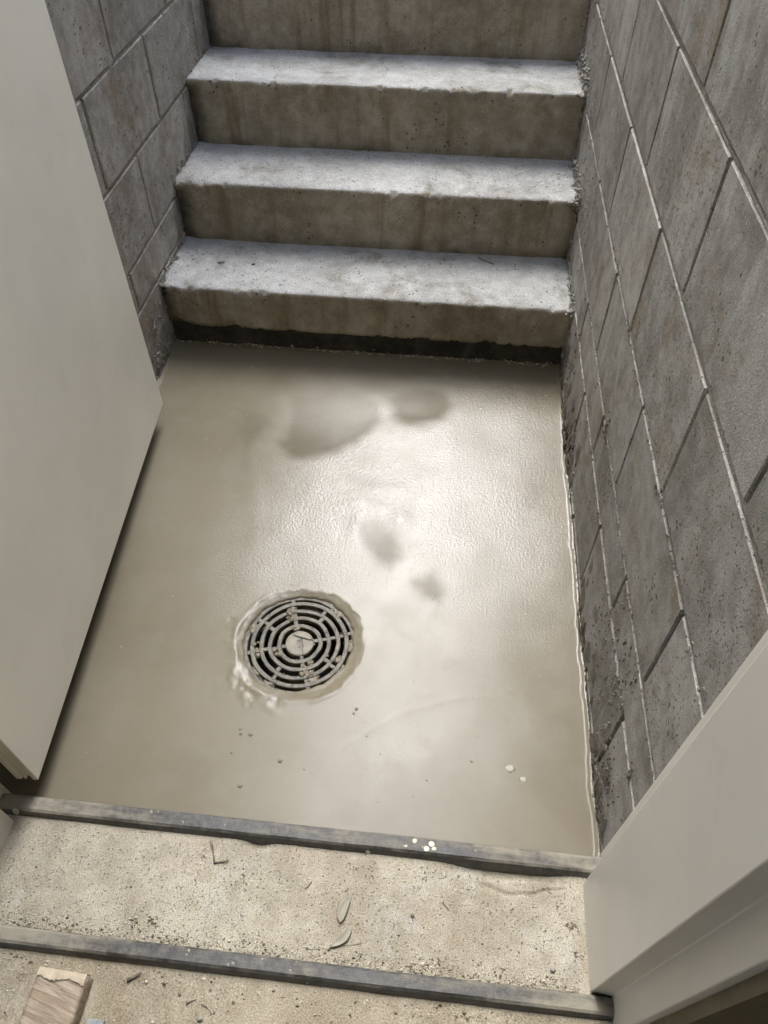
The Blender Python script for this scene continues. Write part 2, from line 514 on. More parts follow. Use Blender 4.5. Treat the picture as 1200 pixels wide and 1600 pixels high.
def tube(name, pts, radii, seg=7):
    V, F = [], []
    pts = [Vector(p) for p in pts]
    for i, p in enumerate(pts):
        d = (pts[min(i + 1, len(pts) - 1)] - pts[max(i - 1, 0)]).normalized()
        s = d.cross(Vector((0, 0, 1)))
        s = s.normalized() if s.length > 1e-6 else Vector((1, 0, 0))
        u = s.cross(d)
        for k in range(seg):
            a = 2 * math.pi * k / seg
            V.append(p + (s * math.cos(a) + u * math.sin(a)) * radii[i])
    n = len(pts)
    for i in range(n - 1):
        for k in range(seg):
            F.append((i * seg + k, i * seg + (k + 1) % seg, (i + 1) * seg + (k + 1) % seg, (i + 1) * seg + k))
    F.append(tuple(range(seg))[::-1]); F.append(tuple((n - 1) * seg + k for k in range(seg)))
    return mesh(name, V, F, True)

# ------------------------------------------------------------------ main dimensions (metres, wet floor at z = 0)
XL, XR = -1.118, 0.0                      # block wall faces
NOSE = [(1.303, 0.207), (1.560, 0.374), (1.812, 0.550), (2.072, 0.724)]
while NOSE[-1][1] < 2.35:
    NOSE.append((NOSE[-1][0] + 0.256, NOSE[-1][1] + 0.1735))
Y_END = NOSE[-1][0]
GROUND_Z = NOSE[-1][1]
DRAIN = (-0.580, 0.366)

# ------------------------------------------------------------------ outside ground round the top of the well
def build_ground():
    v, f = [], []
    R = 120.0
    rects = [(-R, XL - 0.19, -0.24, R), (XR + 0.19, R, -0.24, R), (XL - 0.19, XR + 0.19, Y_END, R)]
    for (a, b, c, d) in rects:
        k = len(v)
        v += [(a, c, GROUND_Z), (b, c, GROUND_Z), (b, d, GROUND_Z), (a, d, GROUND_Z)]
        f.append((k, k + 1, k + 2, k + 3))
    k = len(v)
    v += [(-R, -R, 0.0), (R, -R, 0.0), (R, -0.24, 0.0), (-R, -0.24, 0.0)]
    f.append((k, k + 1, k + 2, k + 3))
    struct(obj('ground', mesh('ground', v, f), 'soil'), 'bare ground at the top of the stairwell')
build_ground()

# ------------------------------------------------------------------ wet floor
BLOBS = [  # smooth, duller islands in the skin of the coating: outline, strength
    ([(-0.741, 0.975), (-0.726, 0.924), (-0.692, 0.884), (-0.641, 0.882), (-0.565, 0.92), (-0.51, 0.985), (-0.475, 1.053), (-0.497, 1.129), (-0.595, 1.178), (-0.754, 1.161)], 0.95, 0.22),
    ([(-0.47, 1.061), (-0.41, 1.032), (-0.368, 1.034), (-0.315, 1.067), (-0.298, 1.134), (-0.32, 1.191), (-0.418, 1.197), (-0.474, 1.147)], 1.0, 0.14),
    ([(-0.518, 0.703), (-0.458, 0.738), (-0.404, 0.684), (-0.379, 0.604), (-0.407, 0.562), (-0.462, 0.577), (-0.497, 0.632)], 0.72, 0.26),
    ([(-0.369, 0.546), (-0.317, 0.573), (-0.285, 0.526), (-0.29, 0.484), (-0.341, 0.495)], 0.72, 0.20),
    ([(-0.871, 1.058), (-0.867, 1.017), (-0.815, 0.927), (-0.776, 0.987), (-0.741, 0.975), (-0.78, 1.067)], 0.45, 0.16)]
RIDGE = [(-0.816, 0.931), (-0.78, 0.827), (-0.742, 0.704), (-0.728, 0.627), (-0.732, 0.589)]
def seg_dist(X, Y, a, b):
    dx, dy = b[0] - a[0], b[1] - a[1]
    t = np.clip(((X - a[0]) * dx + (Y - a[1]) * dy) / (dx * dx + dy * dy), 0, 1)
    return np.hypot(X - a[0] - t * dx, Y - a[1] - t * dy)
def poly_sd(X, Y, P):
    d = np.full(X.shape, 9.0); ins = np.zeros(X.shape, bool)
    for i in range(len(P)):
        a, b = P[i], P[(i + 1) % len(P)]
        d = np.minimum(d, seg_dist(X, Y, a, b))
        c = (a[1] > Y) != (b[1] > Y)
        with np.errstate(divide='ignore', invalid='ignore'):
            xi = (b[0] - a[0]) * (Y - a[1]) / (b[1] - a[1] + 1e-12) + a[0]
        ins ^= c & (X < xi)
    return np.where(ins, -d, d)
def floor_height(X, Y):
    mid_ = 0.35 + 0.65 * sstep(X, -0.95, -0.65) * sstep(Y, 0.30, 0.55)
    h = mid_ * (0.0022 * fbm(X, Y, 4.5, 2, 3.3) + 0.0009 * fbm(X, Y, 10, 2, 8.1))
    wob = 0.016 * fbm(X, Y, 12, 3, 5.0)
    for P, wgt, _ in BLOBS:
        sd = poly_sd(X, Y, P) + 0.5 * wob
        h += -0.0004 * wgt * sstep(-sd, -0.022, 0.040)
    rd = np.full(X.shape, 9.0)
    for a, b in zip(RIDGE[:-1], RIDGE[1:]):
        rd = np.minimum(rd, seg_dist(X, Y, a, b))
    h += 0.0004 * np.exp(-(rd / 0.016) ** 2) * (0.6 + 0.6 * fbm(X, Y, 12, 2, 2.5))
    for (cx, cy, sx, sy, dz) in [(-0.447, 0.642, 0.042, 0.046, -0.0012), (-0.332, 0.533, 0.034, 0.036, -0.0010),
                                 (-0.505, 0.760, 0.045, 0.026, 0.0020), (-0.43, 0.805, 0.040, 0.026, 0.0020),
                                 (-0.40, 0.720, 0.022, 0.030, 0.0020), (-0.50, 0.690, 0.022, 0.040, 0.0015),
                                 (-0.61, 0.955, 0.110, 0.050, -0.0022), (-0.39, 1.08, 0.06, 0.04, -0.0022)]:
        h += dz * np.exp(-((X - cx) / sx) ** 2 - ((Y - cy) / sy) ** 2)
    h += 0.10 * np.clip(Y - 1.15, 0, 1) ** 2 + 0.006 * sstep(Y, 0.35, 1.3)      # fall to the drain, coved up to the stairs
    # faint trowel arc near the door
    LN = [(-0.50, 0.10), (-0.466, 0.148), (-0.411, 0.191), (-0.342, 0.238), (-0.244, 0.275), (-0.15, 0.29)]
    ld = np.full(X.shape, 9.0)
    for a, b in zip(LN[:-1], LN[1:]):
        ld = np.minimum(ld, seg_dist(X, Y, a, b))
    h += 0.00022 * np.exp(-(ld / 0.007) ** 2)
    # drain: coating thins and dips over the rim
    dx, dy = X - DRAIN[0], Y - DRAIN[1]
    r = np.hypot(dx, dy)
    th = np.arctan2(dy, dx)
    ragged = 0.004 * fbm(np.cos(th) * 0.3, np.sin(th) * 0.3, 22, 3, 2.0) + 0.0025 * fbm(X, Y, 60, 2, 1.0)
    near = 0.010 * np.clip(np.cos(th + 0.75), 0, 1) ** 2            # tongue of coating over the rim at lower right
    r1 = r + ragged
    h += -0.0045 * (1 - sstep(r1, 0.110, 0.132)) - 0.0012 * (1 - sstep(r1 + 0.004 * fbm(X, Y, 30, 2, 3.0), 0.130, 0.1335))
    h += 0.0010 * np.exp(-((r1 - 0.137) / 0.005) ** 2) * (0.5 + 0.9 * fbm(X, Y, 25, 2, 4.0))
    h += 0.0012 * np.exp(-((r1 - 0.128) / 0.0035) ** 2) * (fbm(X, Y, 40, 2, 7.0) + 0.3)
    h += -0.030 * (1 - sstep(r1 + near, 0.106, 0.1165))
    # glossy puckered skin beside the drain
    for (cx, cy, s) in [(-0.673, 0.262, 0.030), (-0.645, 0.235, 0.028), (-0.600, 0.226, 0.024), (-0.70, 0.29, 0.024), (-0.722, 0.40, 0.022), (-0.71, 0.35, 0.020)]:
        w = np.exp(-((X - cx) ** 2 + (Y - cy) ** 2) / s ** 2)
        h += w * (0.0011 * fbm(X, Y, 60, 2, 4.0) + 0.0003)
    # meniscus against walls and crust
    e = 0.0035 * vnoise(X * 0 + 1, Y, 16) + 0.0025 * vnoise(X * 0 + 1, Y, 47)
    h += 0.0036 * (1 - sstep(XR - X - np.clip(e, 0, 1), 0.0, 0.008))
    h += 0.0045 * (1 - sstep(X - XL, 0.0, 0.012)) + 0.003 * (1 - sstep(1.326 - Y, 0.0, 0.010))
    return h
def build_floor():
    xs = np.linspace(XL - 0.004, XR + 0.004, 376); ys = np.linspace(-0.008, 1.345, 452)
    X, Y = np.meshgrid(xs, ys)
    Z = floor_height(X, Y)
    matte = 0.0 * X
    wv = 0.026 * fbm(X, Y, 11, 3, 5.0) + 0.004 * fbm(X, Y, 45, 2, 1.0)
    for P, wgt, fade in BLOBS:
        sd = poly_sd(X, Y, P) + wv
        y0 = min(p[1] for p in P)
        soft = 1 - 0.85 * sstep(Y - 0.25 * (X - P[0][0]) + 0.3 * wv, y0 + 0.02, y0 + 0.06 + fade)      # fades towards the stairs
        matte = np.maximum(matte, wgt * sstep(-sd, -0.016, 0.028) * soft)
    big = fbm(X, Y, 3.2, 3, 6.0)
    mid = fbm(X, Y, 9.0, 3, 2.0)
    # orange-peel skin in the middle and right of the floor; elsewhere the coating has levelled out smooth
    peel = sstep(X + 0.10 * big, -0.90, -0.58) * (1 - 0.55 * sstep(X + 0.05 * mid, -0.16, 0.0)) * sstep(Y + 0.09 * big + 0.03 * mid, 0.33, 0.72)
    peel = peel * (0.85 + 0.30 * mid) + 0.16 * sstep(X, -0.62, -0.20) * sstep(Y + 0.10 * mid, 0.02, 0.22) * (1 + mid)
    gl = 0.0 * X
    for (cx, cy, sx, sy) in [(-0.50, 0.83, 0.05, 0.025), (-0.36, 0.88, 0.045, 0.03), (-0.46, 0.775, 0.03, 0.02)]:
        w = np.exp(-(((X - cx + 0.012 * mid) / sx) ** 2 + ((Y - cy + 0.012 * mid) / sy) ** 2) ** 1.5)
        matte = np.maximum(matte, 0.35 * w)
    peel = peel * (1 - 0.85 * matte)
    peel = np.clip(peel, 0, 1)
    for (cx, cy, s) in [(-0.673, 0.262, 0.030), (-0.645, 0.235, 0.028), (-0.600, 0.226, 0.022), (-0.70, 0.29, 0.024)]:
        gl = np.maximum(gl, 0.6 * np.exp(-((X - cx) ** 2 + (Y - cy) ** 2) / s ** 2))
    gl = np.maximum(gl, 0.6 * (1 - sstep(XR - X, 0.003, 0.009)))
    r = np.hypot(X - DRAIN[0], Y - DRAIN[1])
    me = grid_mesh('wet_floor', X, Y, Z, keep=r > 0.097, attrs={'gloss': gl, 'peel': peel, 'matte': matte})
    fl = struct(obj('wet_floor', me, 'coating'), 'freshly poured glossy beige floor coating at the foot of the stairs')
    # air bubbles standing in the wet coating
    vb, fb = ICO2
    bub = mesh('bubble', vb, fb, True); bub.materials.append(M['coating'])
    for i, (x, y) in enumerate([(-0.658, 0.167), (-0.655, 0.158), (-0.636, 0.158), (-0.571, 0.114), (-0.634, 0.061), (-0.664, 0.12), (-0.524, 0.103),
                                (-0.444, 0.23), (-0.448, 0.22), (-0.22, 0.149), (-0.3, 0.106), (-0.418, 0.178)]):
        s = [0.0035, 0.004, 0.0045, 0.0052, 0.0052, 0.003, 0.0025, 0.004, 0.003, 0.003, 0.0025, 0.0025][i]
        b = obj('bubble', bub, None, fl)
        z = float(floor_height(np.array([[x]]), np.array([[y]]))[0, 0])
        b.location = (x, y, z); b.scale = (s * 0.85, s * 0.85, s * 0.4)
    for (x, y, s) in [(-0.15, 0.143, 0.0085), (-0.126, 0.125, 0.007)]:
        z = float(floor_height(np.array([[x]]), np.array([[y]]))[0, 0])
        sp = obj('pale_drip', lumps('pale_drip', [((0, 0, 0), (s, s * 0.85, 0.0007))], ICO2, 0.16, True), 'drip', fl)
        sp.location = (x, y, z)
    # grit caught in the coating
    it = []
    for _ in range(70):
        x, y = rng.uniform(-0.95, -0.03), rng.uniform(0.02, 1.25)
        if math.hypot(x - DRAIN[0], y - DRAIN[1]) < 0.16: continue
        s = rng.uniform(0.0007, 0.0018)
        it.append(((x, y, float(floor_height(np.array([[x]]), np.array([[y]]))[0, 0]) + s * 0.3), (s, s, s)))
    g = obj('grit', lumps('grit', it), 'crumb', fl); g['kind'] = 'stuff'
build_floor()

# ------------------------------------------------------------------ floor drain
def ring_mesh(name, r0, r1, z0, z1, seg=72, wob=0.0006, bev=0.0012):
    prof = [(r0, z0), (r0, z1 - bev), (r0 + bev, z1), (r1 - bev, z1), (r1, z1 - bev), (r1, z0)]
    V, F = [], []
    ph = random.random() * 6
    for k in range(seg):
        a = 2 * math.pi * k / seg
        w = wob * (math.sin(3 * a + ph) + math.sin(7 * a + 2 * ph) * 0.6)
        for (r, z) in prof:
            V.append(((r + w) * math.cos(a), (r + w) * math.sin(a), z + w * 0.4))
    n = len(prof)
    for k in range(seg):
        for i in range(n):
            j = (i + 1) % n; k2 = (k + 1) % seg
            F.append((k * n + i, k2 * n + i, k2 * n + j, k * n + j))
    return mesh(name, V, F, False)
def disc_mesh(name, r, z0, z1, seg=40):
    V = [(r * math.cos(2 * math.pi * k / seg), r * math.sin(2 * math.pi * k / seg), z0) for k in range(seg)]
    V += [(r * math.cos(2 * math.pi * k / seg), r * math.sin(2 * math.pi * k / seg), z1 - 0.0015) for k in range(seg)]
    V += [((r - 0.002) * math.cos(2 * math.pi * k / seg), (r - 0.002) * math.sin(2 * math.pi * k / seg), z1) for k in range(seg)]
    F = [tuple(range(seg))[::-1], tuple(range(2 * seg, 3 * seg))]
    for q in (0, seg):
        F += [(q + k, q + (k + 1) % seg, q + seg + (k + 1) % seg, q + seg + k) for k in range(seg)]
    return mesh(name, V, F)
def build_drain():
    d = empty('floor_drain', (DRAIN[0], DRAIN[1], -0.0075))
    tag(d, 'round iron floor drain with ringed grate set in the wet floor', 'floor drain')
    def part(name, me, m, par=d):
        o = bpy.data.objects.new(name, me); COL.objects.link(o)
        me.materials.append(M[m]); o.parent = par
        return o
    part('rim', ring_mesh('rim', 0.1075, 0.132, -0.02, -0.0015, 96, 0.0008), 'iron')
    zt = 0.001
    for (a, b) in ((0.0380, 0.0472), (0.0563, 0.0655), (0.0748, 0.0838), (0.0928, 0.1022)):
        part('ring', ring_mesh('ring', a, b, -0.011, zt, 80), 'iron')
    hub = part('hub', disc_mesh('hub', 0.0295, -0.012, zt + 0.0008), 'hub')
    for k in range(4):
        a0 = math.radians(18 + 90 * k)
        for (r0, r1, kk) in ((0.028, 0.040, 0), (0.0455, 0.058, 0), (0.064, 0.0765, 0), (0.082, 0.0945, 0), (0.1005, 0.1085, 0),
                             (0.064, 0.0765, 1), (0.082, 0.0945, 1), (0.1005, 0.1085, 1)):
            if kk and k == 2 and r0 > 0.09: pass
            a = a0 + kk * math.radians(45 + random.uniform(-4, 4)) + random.uniform(-0.02, 0.02)
            w = random.uniform(0.0038, 0.0050)
            me = box('spoke', r0, r1, -w, w, -0.0105, zt - random.uniform(0.0005, 0.002), 0.001)
            o = part('spoke', me, 'iron'); o.rotation_euler = (0, 0, a)
    # raised letters on the hub
    cu = bpy.data.curves.new('lettering', 'FONT')
    cu.body = 'IPS'; cu.size = 0.017; cu.extrude = 0.0005; cu.align_x = 'CENTER'; cu.align_y = 'CENTER'; cu.offset = 0.0002
    to = bpy.data.objects.new('lettering_curve', cu); COL.objects.link(to)
    dg = bpy.context.evaluated_depsgraph_get()
    tm = bpy.data.meshes.new_from_object(to.evaluated_get(dg))
    bpy.data.objects.remove(to, do_unlink=True)
    t = bpy.data.objects.new('lettering', tm); COL.objects.link(t)
    tm.materials.clear(); tm.materials.append(M['iron'])
    t.parent = hub; t.location = (0.001, -0.001, zt + 0.0012); t.rotation_euler = (0, 0, math.radians(-68))
    # twigs lying across the hub and dried drips on the bars
    tw = part('stuck_twig', tube('stuck_twig', [(-0.016, 0.018, 0.004), (-0.004, 0.014, 0.0045), (0.008, 0.012, 0.004), (0.027, 0.009, 0.004)], [0.0009, 0.0012, 0.0011, 0.0007]), 'hub')
    part('stuck_twig', tube('stuck_twig', [(0.002, 0.012, 0.004), (0.007, 0.0, 0.004), (0.008, -0.012, 0.0038), (0.013, -0.03, 0.003)], [0.0006, 0.0008, 0.0008, 0.0005]), 'hub')
    part('stuck_twig', tube('stuck_twig', [(0.078, 0.032, 0.003), (0.092, 0.030, 0.0045), (0.104, 0.031, 0.003)], [0.0006, 0.0008, 0.0004]), 'hub')
    items = []
    for (cx, cy, s, n) in ((0.024, -0.064, 0.012, 10), (-0.030, 0.068, 0.009, 7), (-0.040, -0.028, 0.008, 5), (0.026, -0.044, 0.006, 4), (-0.012, 0.034, 0.005, 4),
                           (0.03, 0.006, 0.005, 3), (-0.088, -0.01, 0.006, 3), (0.06, -0.02, 0.006, 3)):
        for _ in range(n):
            q = rng.uniform(0.002, 0.0055)
            items.append(((cx + rng.normal(0, s * 0.5), cy + rng.normal(0, s * 0.5), 0.0004), (q * 1.3, q * 1.3, q * 0.3)))
    for (ga, gr) in ((-1.15, 0.070), (-1.1, 0.088), (0.1, 0.105), (-0.5, 0.105), (2.9, 0.105), (3.5, 0.088), (2.0, 0.070), (1.9, 0.088), (-2.4, 0.105), (-2.0, 0.108), (-0.3, 0.090), (0.9, 0.106)):
        for _ in range(9):
            q = rng.uniform(0.003, 0.008); a = ga + rng.normal(0, 0.05); r = gr + rng.normal(0, 0.003)
            items.append(((r * math.cos(a), r * math.sin(a), -0.003), (q * 1.3, q * 1.3, q * 0.28)))
    for _ in range(140):
        a = rng.uniform(0, 6.283); r = rng.choice([0.0425, 0.061, 0.079, 0.0975]) + rng.normal(0, 0.0018); q = rng.uniform(0.0008, 0.0022)
        items.append(((r * math.cos(a), r * math.sin(a), 0.001), (q, q, q * 0.5)))
    o = part('dried_drips', lumps('dried_drips', items, ICO1, 0.3, True), 'hub'); o['kind'] = 'stuff'
    # sump pot below
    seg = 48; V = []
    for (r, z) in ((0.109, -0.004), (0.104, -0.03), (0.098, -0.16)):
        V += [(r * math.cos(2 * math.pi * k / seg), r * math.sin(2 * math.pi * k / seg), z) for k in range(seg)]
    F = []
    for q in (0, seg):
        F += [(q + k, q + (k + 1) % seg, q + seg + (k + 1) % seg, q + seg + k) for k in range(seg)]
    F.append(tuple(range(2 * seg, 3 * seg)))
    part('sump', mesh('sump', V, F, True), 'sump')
build_drain()

# ------------------------------------------------------------------ stairs
def build_stairs():
    st = empty('concrete_stairs', (-0.55, 1.31, 0.0))
    tag(st, 'straight flight of rough grey concrete stairs rising from the wet floor between block walls', 'stairs')
    for i, (yn, zn) in enumerate(NOSE):
        vis = i < 4
        zp = NOSE[i - 1][1] if i else 0.0
        ynext = NOSE[i + 1][0] if i + 1 < len(NOSE) else yn + 0.4
        z0 = zp - 0.02 if i else 0.084
        rs = (0.0075, 0.011, 0.010) if vis else (0.08, 0.06, 0.05)
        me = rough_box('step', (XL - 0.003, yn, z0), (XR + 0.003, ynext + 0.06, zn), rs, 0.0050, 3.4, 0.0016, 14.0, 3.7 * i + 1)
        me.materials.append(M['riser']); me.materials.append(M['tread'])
        damp_shade = np.zeros(len(me.vertices))
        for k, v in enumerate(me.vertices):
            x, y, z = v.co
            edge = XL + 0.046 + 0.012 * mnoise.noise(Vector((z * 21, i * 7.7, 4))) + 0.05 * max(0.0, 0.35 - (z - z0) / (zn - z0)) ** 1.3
            d = min(max((edge - x) / 0.036, 0.0), 1.0) * min(max((zn - 0.012 - z) / 0.014, 0.0), 1.0)  # left end of riser: stain plus painted corner shade
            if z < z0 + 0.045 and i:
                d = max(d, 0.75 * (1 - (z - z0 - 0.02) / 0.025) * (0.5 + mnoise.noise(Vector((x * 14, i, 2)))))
            damp_shade[k] = min(max(d, 0.0), 1.0)
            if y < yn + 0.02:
                v.co.y += 0.010 * damp_shade[k] * (1.0 if x < XL + 0.12 else 0.0)
        at = me.attributes.new('damp_shade', 'FLOAT', 'POINT'); at.data.foreach_set('value', damp_shade.astype(np.float32))
        for p in me.polygons:
            if p.normal.z > 0.72: p.material_index = 1
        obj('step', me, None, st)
    # set-back footing below the first riser, behind the open ends of the steps
    pts = [(1.329, -0.05), (1.329, 0.12)]
    for i in range(len(NOSE) - 1):
        pts += [(NOSE[i][0] + 0.010, NOSE[i][1] - 0.03), (NOSE[i + 1][0] + 0.010, NOSE[i][1] - 0.03)]
    pts += [(NOSE[-1][0] + 0.010, NOSE[-1][1] - 0.04), (NOSE[-1][0] + 0.40, NOSE[-1][1] - 0.04), (NOSE[-1][0] + 0.40, -0.05)]
    obj('footing', prism('footing', pts, XL - 0.005, -0.0005, 'x'), 'damp_shade', st)
    # grains of cement and dust along the treads
    it = []
    for i in range(4):
        yn, zn = NOSE[i]
        for _ in range(260):
            x = XL + 0.01 + abs(rng.normal(0, 0.25)) if rng.random() < 0.5 else rng.uniform(XL, XR)
            if x > XR - 0.01: continue
            s = rng.uniform(0.0006, 0.0022)
            it.append(((x, yn + rng.uniform(0.006, 0.235), zn + s * 0.2), (s, s, s * 0.7)))
        for _ in range(60):
            s = rng.uniform(0.0008, 0.0026)
            it.append(((XL + abs(rng.normal(0, 0.02)), yn + rng.uniform(0.0, 0.24), zn + s * 0.2), (s, s, s * 0.7)))
    for _ in range(260):
        s = rng.uniform(0.0012, 0.0042)
        it.append(((rng.uniform(XL + 0.02, XR - 0.01), 1.326 - abs(rng.normal(0, 0.003)), 0.008 + abs(rng.normal(0.0, 0.006))), (s * 1.4, s, s * 0.7)))
    g = obj('cement_grains', lumps('cement_grains', it), 'crumb', st); g['kind'] = 'stuff'
build_stairs()

# ------------------------------------------------------------------ block walls
BEDS = [-0.176, 0.024, 0.224, 0.332, 0.532, 0.732, 0.932, 1.132, 1.332, 1.532, 1.732, 1.932, 2.132, 2.332, 2.532]
Y_BUILT, Z_BUILT = 2.75, 1.6
def block_mesh(L, Hh, D, seed):
    """one block: chamfered, slightly uneven face; local face at x = 0 looking along +x"""
    r = random.Random(seed)
    j = lambda s: r.uniform(-s, s)
    c = 0.0022
    V = []
    for (x, ins) in ((-D, 0.0), (-c * 1.4, 0.0), (0.0, c)):
        for (y, z) in ((0, 0), (1, 0), (1, 1), (0, 1)):
            V.append((x + j(0.0007), (ins if y == 0 else L - ins) + j(0.0009), (ins if z == 0 else Hh - ins) + j(0.0009)))
    F = [(3, 2, 1, 0), (8, 9, 10, 11)]
    for q in (0, 4):
        F += [(q + k, q + (k + 1) % 4, q + 4 + (k + 1) % 4, q + 4 + k) for k in range(4)]
    me = mesh('block', V, F)
    me.materials.append(M['block'])
    return me
def build_wall(face, sign, label, phase, top):
    """face = x of the visible side; sign = +1 when the wall body lies to +x"""
    w = empty('block_wall', (face, 0.006, 0.0))
    tag(w, label, 'wall', 'block walls of the stairwell')
    xb = face + sign * 0.19
    def X(a, b): return (min(a, b), max(a, b))
    y0, y1 = 0.006, Y_END + 0.1
    # grout core behind the blocks
    x0, x1 = X(face + sign * 0.016, xb)
    obj('grout_core', box('grout_core', x0, x1, y0, Y_BUILT, -0.2, Z_BUILT + 0.132), 'mortar_dark', w)
    # the rest of the wall, above and beyond what can be seen
    v, f = box_vf(*X(face, xb), Y_BUILT, y1, -0.2, top)
    v2, f2 = box_vf(*X(face, xb), y0, Y_BUILT, Z_BUILT + 0.132, top, 8)
    obj('upper_courses', mesh('upper_courses', v + v2, f + f2), 'block', w)
    cache = {}
    for k in range(len(BEDS) - 1):
        z0, z1 = BEDS[k], BEDS[k + 1]
        if z0 > Z_BUILT: break
        Hh = z1 - z0 - 0.009
        y = phase[k % len(phase)] if k < len(phase) else phase[(k - 4) % 2 + 4]
        y -= 0.8
        while y < Y_BUILT:
            a, b = max(y + 0.0045, y0), min(y + 0.3955, Y_BUILT)
            if b - a > 0.03:
                key = (round(b - a, 3), round(Hh, 3), random.randrange(3))
                if key not in cache:
                    cache[key] = block_mesh(b - a, Hh, 0.03, hash(key) & 0xffff)
                o = obj('block', cache[key], None, w)
                o.location = (face + sign * random.uniform(-0.0004, 0.0014), (a + b) / 2, z0 + 0.0045 + Hh / 2)
                # mesh origin is at its corner: turn it about the middle so the face looks into the well
                off = Vector((0, -(b - a) / 2, -Hh / 2))
                if sign > 0:
                    o.rotation_euler = (0, 0, math.pi)
                    o.location += Vector((0, -off.y, off.z))
                else:
                    o.location += Vector((0, off.y, off.z))
                o.rotation_euler[0] += 0.0
            y += 0.4
        # tooled bed joint on top of this course
        if k >= 0:
            n = 240
            ys = np.linspace(y0, Y_BUILT, n)
            V, F = [], []
            for i, yy in enumerate(ys):
                d = 0.0032 + 0.0012 * mnoise.noise(Vector((yy * 9, k, sign))) + 0.0010 * mnoise.noise(Vector((yy * 60, k, sign)))
                for (dd, zz) in ((0.02, -0.0065), (d + 0.001, -0.0062), (d - 0.0004, -0.002), (d + 0.0012, 0.003), (d + 0.0028, 0.0062), (0.02, 0.0062)):
                    V.append((face + sign * dd, yy, z1 + zz))
            for i in range(n - 1):
                for q in range(5):
                    F.append((i * 6 + q, i * 6 + q + 1, (i + 1) * 6 + q + 1, (i + 1) * 6 + q))
            obj('bed_joint', mesh('bed_joint', V, F, True), 'mortar', w)
    return w
# perpend positions per course, from the bottom: courses start at BEDS[k]
wr = build_wall(XR, 1, 'grey concrete block wall with bold mortar joints right of the stairs', [0.353, 0.155, 0.353, 0.153, 0.353, 0.153, 0.353, 0.153, 0.353, 0.153], 2.62)
wl = build_wall(XL, -1, 'shaded concrete block wall left of the stairs, behind the open door', [0.36, 0.17, 0.36, 0.17, 0.37, 0.17, 0.37, 0.17, 0.37, 0.17], 3.5)

def crust_right():
    it = []
    # mortar squeezed between each step and the wall
    for i in range(4):
        yn, zn = NOSE[i]
        for _ in range(230):
            y = yn + rng.uniform(-0.015, 0.25); s = rng.uniform(0.0015, 0.006) * (0.7 + 0.2 * i)
            it.append(((XR - abs(rng.normal(0, 0.004)), y, zn + abs(rng.normal(0.002, 0.011 + 0.005 * i))), (s * 0.7, s, s)))
        for _ in range(70):
            zz = zn - rng.uniform(0, 0.15); s = rng.uniform(0.0015, 0.005)
            it.append(((XR - abs(rng.normal(0, 0.003)), yn + rng.normal(-0.002, 0.006), zz), (s * 0.7, s, s)))
        for _ in range(40):
            s = rng.uniform(0.003, 0.008)
            it.append(((XR - abs(rng.normal(0.0, 0.014)), yn + rng.normal(0.010, 0.008), zn - abs(rng.normal(0.002, 0.007))), (s, s, s * 0.6)))
    # spatter on the wall beside the upper steps
    for _ in range(420):
        y = rng.uniform(1.35, 2.3); zl = 0.207 + (y - 1.303) * 0.68
        s = rng.uniform(0.0008, 0.0032)
        it.append(((XR - 0.0006, y, zl + abs(rng.normal(0, 0.13))), (s * 0.6, s, s * 1.5)))
    o = obj('mortar_crust', lumps('mortar_crust', it, ICO1, 0.4), 'mortar', wr); o['kind'] = 'stuff'
    it = []
    # slumped mortar and broken coating along the floor edge
    for _ in range(520):
        y = rng.uniform(0.01, 1.32)
        amp = 0.35 + 1.2 * math.exp(-((y - 1.0) / 0.16) ** 2) + 0.9 * math.exp(-((y - 0.45) / 0.05) ** 2) + 0.5 * math.exp(-((y - 0.13) / 0.09) ** 2)
        s = rng.uniform(0.0015, 0.0055) * min(amp, 1.5)
        it.append(((XR - abs(rng.normal(0, 0.0025)) * amp, y, abs(rng.normal(0.004, 0.02)) * min(amp, 1.3)), (s * 0.30, s * 1.6, s * 1.8)))
    for (yc, zc, sy, sz, n, sc) in ((0.958, 0.06, 0.035, 0.035, 70, 1.2), (0.71, 0.335, 0.015, 0.014, 26, 0.8), (0.215, 0.215, 0.035, 0.05, 90, 0.8), (0.33, 0.17, 0.06, 0.07, 110, 0.7),
                                    (0.06, 0.228, 0.01, 0.01, 12, 0.9), (0.12, 0.09, 0.04, 0.05, 60, 0.8), (0.6, 0.30, 0.02, 0.03, 26, 0.6), (1.22, 0.10, 0.06, 0.06, 70, 0.9)):
        for _ in range(n):
            s = rng.uniform(0.001, 0.0042) * sc
            it.append(((XR - 0.0005, yc + rng.normal(0, sy), max(0.004, zc + rng.normal(0, sz))), (s * 0.7, s, s * rng.uniform(1, 2.2))))
    for _ in range(260):
        s = rng.uniform(0.0008, 0.0026)
        k = rng.choice([0.224, 0.332, 0.532])
        it.append(((XR - 0.0006, rng.uniform(0.02, 1.2), k + rng.normal(0, 0.006)), (s * 0.7, s * 1.4, s)))
    o = obj('mortar_smear', lumps('mortar_smear', it, ICO1, 0.4), 'smear', wr); o['kind'] = 'stuff'
    it = []
    for _ in range(60):
        y = rng.choice([rng.uniform(0.03, 0.55), rng.uniform(0.85, 1.3)]); z = abs(rng.normal(0.03, 0.07)); s_ = rng.uniform(0.006, 0.022)
        it.append(((XR + 0.0004, y, max(0.01, z)), (0.0022, s_, s_ * rng.uniform(0.8, 1.8))))
    o = obj('mortar_patch', lumps('mortar_patch', it, ICO2, 0.28), 'smear', wr); o['kind'] = 'stuff'
crust_right()
